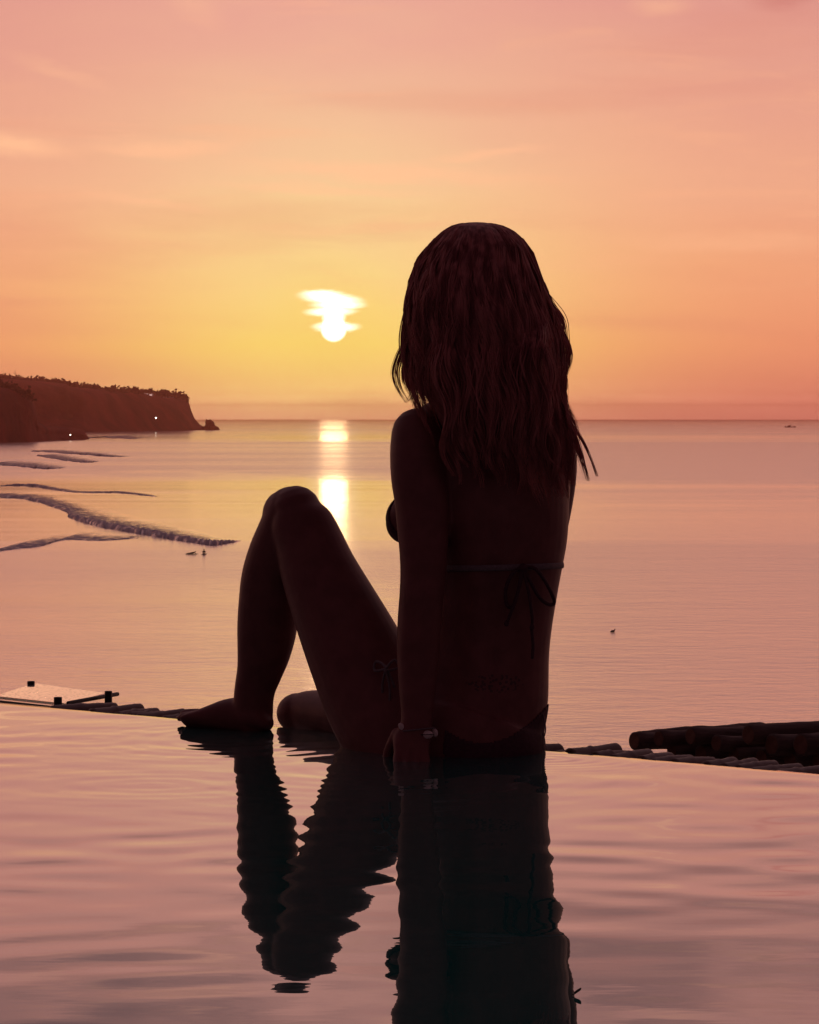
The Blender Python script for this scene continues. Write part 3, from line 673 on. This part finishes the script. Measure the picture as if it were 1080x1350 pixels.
# left arm, straight, leaning on the rim
tubepx(B, [(552,572,4.57,36,.044),(551,598,4.555,37,.046),(553,630,4.54,37.5,.044),(556,660,4.53,36,.042),(558,700,4.52,34,.040),(558.5,735,4.51,31.5,.038),(558,760,4.505,30.5,.037),(556,785,4.50,29.5,.037),
           (553.5,815,4.50,29.2,.037),(551.5,850,4.495,28.5,.035),(551,880,4.49,27,.032),(550.5,910,4.485,24.5,.028),(550,935,4.48,21.8,.024),(549.5,955,4.475,20.5,.021)], 28, 4, side=(1, 0, 0))
hand = [(549.5,950,4.475,20.5,.021),(547,965,4.472,22.5,.0185),(543.5,976,4.468,25,.0165),(542,985,4.462,25,.014)]
tubepx(B, hand, 24, 4, side=(1, 0, 0))
for i, (x0, x1, L, r) in enumerate([(560,565,.92,5.7),(548.5,550,1.06,6.0),(536.5,535,1.0,6.0),(525,520,.80,5.5)]):
    tubepx(B, [(x0,982,4.462,r+1.2,.0100),(x0,993,4.455,r+.5,.0098),(x0*.5+x1*.5,1008,4.440,r+.4,.0092),(x1,1008+13*L,4.415,r,.0080),(x1,1008+24*L,4.392,r*.86,.0070)], 14, 3)
tubepx(B, [(524,968,4.482,9,.012),(516,982,4.492,7.6,.010),(511,996,4.500,7,.0090),(509,1009,4.500,6,.0080)], 14, 3)
# right arm, in front of the trunk, hand on the thigh
tubepx(B, [(726,580,4.68,32,.040),(729,620,4.70,32,.040),(722,680,4.74,30,.037),(708,745,4.78,27,.034),(690,800,4.84,25,.032),(660,850,4.90,22,.026),(636,876,4.93,18,.020)], 24, 4)
tubepx(B, [(640,872,4.93,18,.020),(620,890,4.95,22,.016),(605,902,4.955,22,.014)], 20, 3)
for i in range(4): tubepx(B, [(612-i*3,890+i*9,4.955,7,.010),(588-i*2,897+i*9,4.962,6.6,.009),(570,908+i*8,4.968,6,.008),(562,918+i*7,4.968,5,.007)], 12, 3)
tubepx(B, [(628,882,4.94,8,.011),(612,874,4.965,7,.010),(597,878,4.975,6,.008)], 12, 3)
# left leg: thigh up to the raised knee, shin down, foot on the rim
tubepx(B, [(545,985,4.62,80,.100),(520,955,4.64,76,.098),(497,918,4.66,72,.088),(474.5,872,4.68,66.5,.080),(455,830,4.70,61.5,.075),(436.5,790,4.72,56,.070),(420,752,4.735,50.5,.064),
           (407,715,4.75,45.5,.058),(396,688,4.76,41.5,.054),(391,673,4.765,33,.048)], 32, 4)
B.ball(P(385,671,4.775), (.0435, .046, .040), 24); B.ball(P(371,680,4.785), (.034, .044, .044), 20)
tubepx(B, [(383,675,4.775,33,.048),(374,700,4.785,34,.048),(365,728,4.80,37,.050),(358,760,4.815,39.5,.052),(354.5,795,4.83,40,.052),(352,830,4.845,39.5,.049),(348,860,4.855,35.5,.044),
           (342.5,885,4.865,30.5,.038),(337,905,4.875,27.5,.034),(334.5,922,4.88,26.5,.033),(335,938,4.885,25.5,.033),(336,950,4.89,24,.033)], 28, 4, side=(1, 0, 0))
tubepx(B, [(349,953,4.875,12,.030),(338,945,4.880,21,.034),(320,943,4.90,23.5,.037),(303,944,4.915,22,.040),(289,946.5,4.925,17.5,.043),(274,950,4.935,12.8,.045),(262,952.5,4.945,9.5,.046),(254,954,4.95,7.8,.045)], 24, 4)
for i, (dx_, dd, r, tx, up) in enumerate([(0, .034, 5.8, 235, 0), (2, .016, 4.7, 233, 0), (5, .001, 4.4, 238, 0), (9, -.014, 4.2, 244, 0), (13, -.029, 4.0, 251, 0)]):
    d_ = 4.952+dd; z0 = HZ+(H-.004-r/F*d_)*F/d_
    tubepx(B, [(262+dx_*.6,z0-4,d_-.004,r+1.5,.010),(252+dx_*.6,z0-4.5,d_,r+.6,.0092),((tx+252)/2,z0-4,d_+.003,r,.0085),(tx+r,z0,d_+.005,r*.95,.0085)], 12, 3)
# right leg lies low along the rim, shin hanging over the outside
tubepx(B, [(590,975,4.68,55,.085),(540,962,4.76,46,.075),(490,952,4.84,38,.062),(445,944,4.92,33,.052),(412,940,4.98,30,.046),(396,941,5.00,27,.043)], 24, 5)
B.ball(P(393,940,5.00), (.040, .046, .037), 20); 
tubepx(B, [(398,948,5.02,26,.045),(404,985,5.10,29,.044),(410,1050,5.13,30,.046),(414,1120,5.13,25,.038),(418,1200,5.12,19,.028),(418,1235,5.12,18,.027)], 24, 4)
tubepx(B, [(418,1240,5.10,20,.030),(405,1252,5.16,17,.036),(385,1266,5.24,11,.040),(378,1270,5.27,8,.040)], 20, 4)
for i in range(5): tubepx(B, [(388-i*0+i*4,1268,5.25-.012*i,6.5-i*.5,.009),(372+i*5,1272,5.29-.016*i,6-i*.4,.008)], 10, 3)
# seat
B.ball(P(570,985,4.60), (.085, .10, .060), 28); B.ball(P(665,982,4.60), (.068, .10, .062), 28)

me = remesh(B.mesh('body'), .0032, 5, .5)
for v, nn in [(v, v.normal.copy()) for v in me.vertices]:
    c = v.co; py = HZ+F*(H-c.z)/c.y
    if c.y < 4.66 and nn.y < -.25 and 560 < py < 985:
        px = 540+F*c.x/c.y; sp = 648+4*math.sin((py-600)/90); k_ = min(1, (py-560)/50, (985-py)/30)
        if px > 588: v.co = c+nn*(k_*(-.0048*math.exp(-((px-sp)/9)**2)+.0030*math.exp(-((px-sp-24)/13)**2)+.0030*math.exp(-((px-sp+24)/13)**2)))
FOOT = P(620, 985, 4.60)
person = empty('person', (FOOT.x, FOOT.y, 0), 'person in a dark bikini sitting on the pool rim, back turned, one knee raised', 'person')
body = link('body', me, M_skin, person)

# --- clothing taken from the body surface
nv = len(me.vertices); co = np.empty(nv*3, np.float32); me.vertices.foreach_get('co', co); co = co.reshape(-1, 3)
no = np.empty(nv*3, np.float32); me.vertices.foreach_get('normal', no); no = no.reshape(-1, 3)
PX = 540+F*co[:, 0]/co[:, 1]; PY = HZ+F*(H-co[:, 2])/co[:, 1]; D = co[:, 1]
def cloth(name, mask, off, m, thick=.0022):
    np_ = len(me.polygons); lv = np.empty(len(me.loops), np.int32); me.loops.foreach_get('vertex_index', lv)
    ls = np.empty(np_, np.int32); me.polygons.foreach_get('loop_start', ls); lt = np.empty(np_, np.int32); me.polygons.foreach_get('loop_total', lt)
    fs = [tuple(lv[s:s+t_]) for s, t_ in zip(ls, lt) if mask[lv[s:s+t_]].all()]
    idx = sorted({i for f in fs for i in f}); mp = {i: j for j, i in enumerate(idx)}
    v = [co[i]+no[i]*off for i in idx]; v2 = [co[i]-no[i]*.001 for i in idx]; n = len(idx)
    F_ = [tuple(mp[i] for i in f) for f in fs]; out = list(F_); ec = {}
    for f in F_:
        for a, b_ in zip(f, f[1:]+f[:1]): ec[(a, b_)] = 1
    out += [tuple(reversed([i+n for i in f])) for f in F_]
    out += [(b_, a, a+n, b_+n) for (a, b_) in ec if (b_, a) not in ec]
    return link(name, pyd(name, v+v2, out), m, person)
sag = 978-42*((PX-637)/78)**2
bm_ = (PY > sag) & (PX > 560) & (PX < 730) & (co[:, 2] > -.06) & (D < 4.80) & ~((PX < 585) & (D < 4.53))
bottoms = cloth('bikini_bottom', bm_, .0022, M_cloth)
q = cr([(497,884,4.572,3,.002),(508,880,4.560,3,.002),(524,884,4.556,3,.002)], 3)
b = MB()
def strand(pts, r, seg=8): b.tube([P(*a) for a in cr(pts, 4)], [r]*((len(pts)-1)*4+1), seg=seg)
strand([(520,905,4.555),(509,880,4.560),(496,872,4.585),(494,884,4.58),(508,882,4.556)], .0022); strand([(508,882,4.556),(520,870,4.556),(526,880,4.556),(509,884,4.553)], .0022)
strand([(508,884,4.554),(504,905,4.566),(506,928,4.57)], .0020); strand([(509,884,4.553),(514,908,4.556),(513,935,4.56)], .0020)
b.build('side_tie', M_cord, bottoms); b = MB()
strand([(716,940,4.57),(718,950,4.56),(719.5,962,4.56),(717,972,4.56),(715,966,4.56)], .0010); strand([(716,942,4.57),(717.5,958,4.56),(716,975,4.55),(717,990,4.55)], .0009)
b.build('side_tie', M_cord, bottoms)
# top: cord round the back, cups, bow with loops and long tails
tq = TR; 
def ring_at(py, grow):
    for i in range(len(tq)-1):
        if tq[i+1][1] <= py <= tq[i][1]:
            u = (tq[i][1]-py)/(tq[i][1]-tq[i+1][1]); return [tq[i][j]*(1-u)+tq[i+1][j]*u for j in range(5)]
bandpts = []
for i in range(65):
    th = 2*math.pi*i/64; sag_ = 747+3*math.sin(th)-2*math.cos(th); rg = ring_at(sag_, 0)
    c = P(rg[0], sag_, rg[2]); bandpts.append(c+Vector((math.cos(th)*(rg[3]/F*rg[2]+.0008), math.sin(th)*(rg[4]+.0008)+(-.0032 if math.sin(th) < 0 and abs(math.cos(th)) < .8 else 0), 0)))
b = MB(); b.tube(bandpts, [.0052]*65, [.0016]*65, 10, side=(0, 0, 1), cap=False)
cup = (((co-np.array(P(540,690,4.705)))**2).sum(1)**.5 < .052) & (D > 4.655) & (PX < 585)
cup2 = (((co-np.array(P(632,688,4.760)))**2).sum(1)**.5 < .058) & (D > 4.70)
top = cloth('bikini_top', cup | cup2, .0022, M_cloth)
b.build('back_band', M_cord, top)
b = MB(); yb = 4.508
strand([(690,748,yb),(676,756,yb-.004),(667,776,yb-.003),(668,796,yb),(676,800,yb),(684,776,yb-.006),(690,750,yb-.003)], .0032)
strand([(690,748,yb),(706,750,yb-.002),(722,772,yb+.012),(731,793,yb+.030),(724,797,yb+.022),(710,786,yb+.004),(694,756,yb-.004)], .0032)
strand([(690,750,yb-.004),(697,780,yb-.008),(702,815,yb-.004),(701,828,yb),(703,850,yb),(702,867,yb)], .0028)
strand([(688,750,yb-.004),(682,785,yb-.008),(672,812,yb-.004),(668,822,yb)], .0028)
b.ball(P(690,749,yb-.004), (.008,.006,.008)); b.ball(P(701.5,827,yb-.001), (.0042,.0035,.005)); b.ball(P(668,822,yb-.001), (.0042,.0035,.005))
b.build('bow', M_cloth, top)
b = MB()
for s in (0, 1):
    x0 = 540 if s == 0 else 640; strand([(x0+8,650,4.72),(x0+20-s*10,610,4.70),(618+s*34,560,4.66),(622+s*28,530,4.64),(634+s*4,516,4.565)], .0022)
b.build('neck_tie', M_cord, top)
# bracelet of cord and cowries
bc = P(549.8, 962, 4.474); pts = []
for i in range(33):
    th = 2*math.pi*i/32; pts.append(bc+Vector((math.cos(th)*.0285, math.sin(th)*.0235, .003*math.cos(th*1.0)-.003*math.sin(th))))
b = MB(); b.tube(pts, [.0013]*33, seg=8, cap=False); brc = b.build('bracelet', M_cord, person); brc['label'] = 'cord bracelet with cowrie shells'
for (x, y, d_, sc_, an) in [(563.5,968.5,4.4585,1.0,0),(529.5,958,4.462,.7,.9),(573.5,966,4.474,.75,1.35)]:
    b = MB(); rot = Matrix.Rotation(an, 3, 'Y')
    b.ball(P(x, y, d_), (.0098*sc_, .0042*sc_, .0068*sc_), 16, rot)
    for j in range(5):
        b.ball(P(x, y, d_)+rot @ Vector(((-.6+j*.3)*.009*sc_, -.0040*sc_, .0012*sc_*(1 if j % 2 else -1))), (.0012*sc_, .0008, .0010*sc_), 8)
    link('shell', b.mesh('shell'), M_shell, brc)
b = MB(); b.tube([P(563.5-8,968.7,4.4543), P(563.5+8,968.3,4.4543)], [.0007]*2, seg=6); link('shell_slit', b.mesh('shell_slit'), M_dark, brc)
b = MB(); b.ball(P(236,957.0,4.985), (.0055, .005, .003), 12); b.build('toenail', M_nail, person)

# ------------------------------------------------------------------ hair
HS = [(292.5,627,8,4.60,.012),(294.5,628,22,4.60,.032),(298,629,34,4.60,.052),(304,630.5,45,4.60,.066),(313,631,55,4.60,.078),(325,631,67,4.60,.090),(345,627.5,77,4.60,.102),(370,627.5,86,4.596,.112),(395,630,91.5,4.590,.116),(415,634,96,4.586,.115),
      (445,637,100,4.578,.109),(470,639,101,4.568,.100),(490,641,100,4.560,.092),(515,643,95.5,4.550,.080),(545,653,92,4.532,.062),(575,664,88,4.520,.040),(610,672,82,4.508,.024),(640,678,72,4.502,.015)]
HA = np.array(HS, float)
def hs(py): return [np.interp(py, HA[:, 0], HA[:, j]) for j in range(1, 5)]
hb = MB()
q = [(c_, y_, d_, a_*.87, dp_*.86) for y_ in [293.6, 294.2, 295]+list(np.linspace(296.5, 340, 24))+list(np.linspace(345, 596, 52)) for c_, a_, d_, dp_ in [hs(y_)]]
rv = []
for a in q:
    c = P(a[0], a[1], a[2]); rv += [c+Vector((a[3]/F*a[2]*math.cos(2*math.pi*j/40), a[4]*math.sin(2*math.pi*j/40), 0)) for j in range(40)]
nq = len(q)
hb.add(rv, [(i*40+j, (i+1)*40+j, (i+1)*40+(j+1) % 40, i*40+(j+1) % 40) for i in range(nq-1) for j in range(40)]+[tuple(range(40)), tuple((nq-1)*40+j for j in reversed(range(40)))])
# opening for the face: built as a shell that covers back and sides, the fringe parted in front
hm = remesh(hb.mesh('h'), .004, 4)
def face_open(p):
    a = 540+F*p.x/p.y; b2 = HZ+F*(H-p.z)/p.y
    return b2 > 345 and (Vector((p.x, p.y, 0))-Vector((hc.x, hc.y, 0))).normalized().dot(fd) > .80 and b2 < 560
bm = bmesh.new(); bm.from_mesh(hm); bmesh.ops.delete(bm, geom=[v for v in bm.verts if face_open(v.co)], context='VERTS'); bm.to_mesh(hm); bm.free()
hv = [v.co.copy() for v in hm.vertices]; hf = [tuple(p.vertices) for p in hm.polygons]
# carve gentle locks into the cap
for i, v in enumerate(hv):
    a = math.atan2(v.y-4.59, v.x-hc.x); v += (v-Vector((hc.x, 4.59, v.z))).normalized()*(.0020*mnoise.noise(Vector((math.cos(a)*4, math.sin(a)*4, v.z*3)))-.0015)
HV = [hv]; HF = [hf]
def hair_strand(pts, r0, seg=4):
    n = len(pts); v = []; f = []; prev = None
    for i in range(n):
        T = (pts[min(i+1, n-1)]-pts[max(i-1, 0)]); T = T.normalized() if T.length > 1e-9 else Vector((0, 0, -1))
        S = T.cross(Vector((0, 1, .01))).normalized(); Bn = T.cross(S); u = i/(n-1); r = r0*min(1, .35+u*8)*(1-.88*max(0, (u-.45)/.55)**1.3)
        for j in range(seg):
            th = 2*math.pi*j/seg; v.append(pts[i]+S*(r*math.cos(th))+Bn*(r*math.sin(th)))
    for i in range(n-1):
        for j in range(seg): f.append((i*seg+j, i*seg+(j+1) % seg, (i+1)*seg+(j+1) % seg, (i+1)*seg+j))
    HV.append(v); HF.append(f)
rh = random.Random(11)
nclump = 170
clumps = [(rh.uniform(0, 2*math.pi), rh.uniform(-1, 1), rh.uniform(0, 6.28), rh.uniform(0, 6.28), rh.uniform(.5, 1.4)) for _ in range(nclump)]
for i in range(5200):
    ci = rh.randrange(nclump); th0, en_, p1, p2, wv = clumps[ci]
    th = th0+rh.gauss(0, .026); dth = rh.gauss(0, .01)
    front = math.sin(th) > .55                    # front locks fall only at the sides of the face
    brow = math.sin(th-.25) > .72                 # fringe: short hairs from crown to hairline
    y1 = 592+en_*52+rh.gauss(0, 9) + (18 if math.cos(th) > .3 and math.sin(th) < 0 else 0) - (70 if math.cos(th) < -.5 else 0)
    if math.sin(th) > 0: y1 -= 60*math.sin(th)
    if brow: y1 = 345+rh.uniform(-8, 8)
    y0 = 294+abs(rh.gauss(0, 2.5)) ; n = 26; pts = []
    rad = .915+abs(rh.gauss(0, .016))+.05*(wv-.5); fz = rh.random()
    for j in range(n):
        u = j/(n-1); y = y0+(y1-y0)*u**1.7; cx, a, dd, dp = hs(y)
        if y > 640: cx += (y-640)*.25
        amp = (.02+.22*u*(1-.3*u))*wv; k_ = rad+amp*.45*math.sin(p1+u*11*wv)
        ang = th+dth*u*4+.15*u*math.sin(p2+u*10)+(0.03*u*math.sin(fz*6+u*23))
        low = max(0, (y-380)/250); x = cx+a*k_*math.cos(ang)+6.5*low*wv*math.sin(p1*1.7+y*.052)*(1-.4*abs(math.cos(th)))+low*low*9*math.sin(p2+ci); d_ = dd+(dp*k_+.0015)*math.sin(ang)
        if y > 545: d_ = min(d_, 4.55 if math.sin(ang) > 0 else d_)
        pts.append(P(x, y, d_))
    hair_strand(pts, rh.uniform(.0005, .0011))
def lock(path, n, spread, r=.0007, tip=.35, wob=2.0, sw=0.0):
    """loose lock: px path (px, py, d); hairs fan out then meet near the tip"""
    A = cr(path, 7); m = len(A); p0 = rh.uniform(0, 6.28)
    for j in range(m): A[j][0] += sw*math.sin(p0+A[j][1]*.062)*min(1, j/6)
    for _ in range(n):
        ox, oy, od = rh.gauss(0, spread), rh.gauss(0, spread*.3), rh.gauss(0, .006); ph = rh.uniform(0, 6.28); pts = []; cut = m if rh.random() < .5 else int(m*rh.uniform(.72, 1))
        fq = rh.uniform(4, 9); am = rh.uniform(.3, 1)*wob
        for j in range(max(cut, 5)):
            u = j/(m-1); e = (1-(1-tip)*u)*math.sin(min(1, .25+u*2.2)*math.pi/2)
            pts.append(P(A[j][0]+ox*e+am*math.sin(ph+u*fq)*u, A[j][1]+oy*e, A[j][2]+od*e))
        hair_strand(pts, r*rh.uniform(.7, 1.2))
lock([(712,372,4.60),(728,402,4.59),(737,416,4.59),(741,428,4.59),(738,446,4.58),(736,470,4.57)], 24, 2.5, .0007, .8, 2)
lock([(722,400,4.59),(738,436,4.59),(748,455,4.58),(750,474,4.58),(743,498,4.57),(738,520,4.56)], 26, 2.5, .0006, .7, 3)
for a in range(34):      # single flyaway hairs down the right side
    y = rh.uniform(380, 520); x = np.interp(y, [380, 440, 520], [714, 738, 736]); L = rh.uniform(40, 90); o_ = rh.uniform(3, 11)
    lock([(x-8,y-20,4.58),(x,y,4.58),(x+o_,y+L*.4,4.575),(x+o_*1.1,y+L*.7,4.57),(x+o_*.3+rh.uniform(-3, 9),y+L,4.56)], 1, .5, .0005, .8, 2)
lock([(730,470,4.57),(742,492,4.57),(745,510,4.56),(741,530,4.55),(748,552,4.54)], 20, 2.5, .0006, .7, 2)
# left: fine locks bowing out beside the cheek
lock([(542,395,4.60),(537,440,4.60),(524,468,4.60),(517.5,492,4.60),(523,512,4.60),(535,531,4.60)], 16, 2.2, .0006, .5, 1.5)
lock([(543,400,4.60),(538,445,4.60),(529,470,4.60),(524,490,4.60),(527,510,4.60),(538,528,4.60)], 12, 2.0, .0006, .6, 1.5)
lock([(545,410,4.60),(540,455,4.60),(535,478,4.60),(532,495,4.60),(537,512,4.60),(548,526,4.60)], 14, 2.5, .0006, .6, 2)
lock([(580,318,4.60),(556,345,4.60),(545,390,4.59),(535,430,4.59),(533,458,4.59),(538,500,4.58),(546,522,4.58),(552,545,4.56)], 50, 3.0, .0008, .8, 2)
lock([(585,330,4.60),(558,360,4.60),(544,420,4.59),(541,470,4.58),(546,500,4.57),(545,518,4.57),(534,531,4.57)], 26, 3.0, .0007, .6, 2)
# right: bumpy locks and flying wisps
lock([(694,350,4.60),(714,385,4.60),(738,418,4.60),(744,445,4.60),(747,470,4.60),(744,500,4.60),(739,522,4.59)], 22, 3.0, .0006, .7, 3)
lock([(704,370,4.60),(724,400,4.60),(740,432,4.59),(751,458,4.59),(749,480,4.59),(742,508,4.59)], 14, 2.4, .0006, .8, 2.5)
lock([(672,335,4.60),(694,362,4.60),(714,395,4.59),(730,430,4.58),(739,480,4.57),(735,510,4.56),(742,535,4.55),(756,560,4.54)], 60, 4.5, .0009, .8, 3)
lock([(684,350,4.60),(704,382,4.59),(724,415,4.58),(735,450,4.57),(733,500,4.56),(738,530,4.55),(752,556,4.54),(768,582,4.53),(778,604,4.53),(787,628,4.53)], 40, 3.0, .0008, .25, 1.5)
lock([(728,440,4.57),(732,500,4.56),(740,535,4.54),(752,565,4.53),(762,592,4.53),(769,612,4.53),(775,634,4.53)], 34, 4.0, .0008, .3, 2)
lock([(720,450,4.56),(726,510,4.54),(738,550,4.53),(748,585,4.52),(752,615,4.51),(756,640,4.51)], 60, 8, .0009, .4, 3, 3)
lock([(700,460,4.53),(706,530,4.51),(722,580,4.50),(735,620,4.495),(744,655,4.495)], 60, 10, .0009, .4, 3, 4)
for a in range(20):
    x = 586+a*7.5; yb_ = 628+18*math.sin(a*1.7)+rh.uniform(-8, 8)
    lock([(x-10,420,4.53),(x-7,460,4.475),(x-4,510,4.468),(x,560,4.466),(x+3,600,4.478),(x+8+rh.uniform(-4, 8),yb_,4.488)], 28, 5, .0008, .25, 3, 6)
# a few stray hairs all round the crown
for a in range(90):
    th = rh.uniform(-.1, math.pi+.1); cx, cy = 629, 385; rr = rh.uniform(.98, 1.035)
    p = []
    s_ = rh.choice((-1, 1)); 
    for j in range(9):
        u = j/8; y = 296+u*rh.uniform(.99, 1.01)*150; c_, a_, d_, dp = hs(y); p.append(P(c_+s_*a_*(rr+.012*math.sin(u*5+a)), y, d_))
    hair_strand(p, .0005)
vv = []; ff = []; o_ = 0
for v, f in zip(HV, HF):
    vv += v; ff += [tuple(i+o_ for i in q) for q in f]; o_ += len(v)
hair = link('hair', pyd('hair', vv, ff), M_hair, person)

# ------------------------------------------------------------------ air
hm_, k = mat('haze_air'); pv = k.new('ShaderNodeVolumePrincipled'); k.l.new(pv.outputs[0], k.out.inputs['Volume'])
pv.inputs['Color'].default_value = (1, .40, .36, 1); pv.inputs['Density'].default_value = SIG; pv.inputs['Anisotropy'].default_value = .90
b = MB(); b.box((0, 10100, 34), (24000, 11500, 58)); hz_ = b.build('haze', hm_, None, False); tag(hz_, kind='stuff')
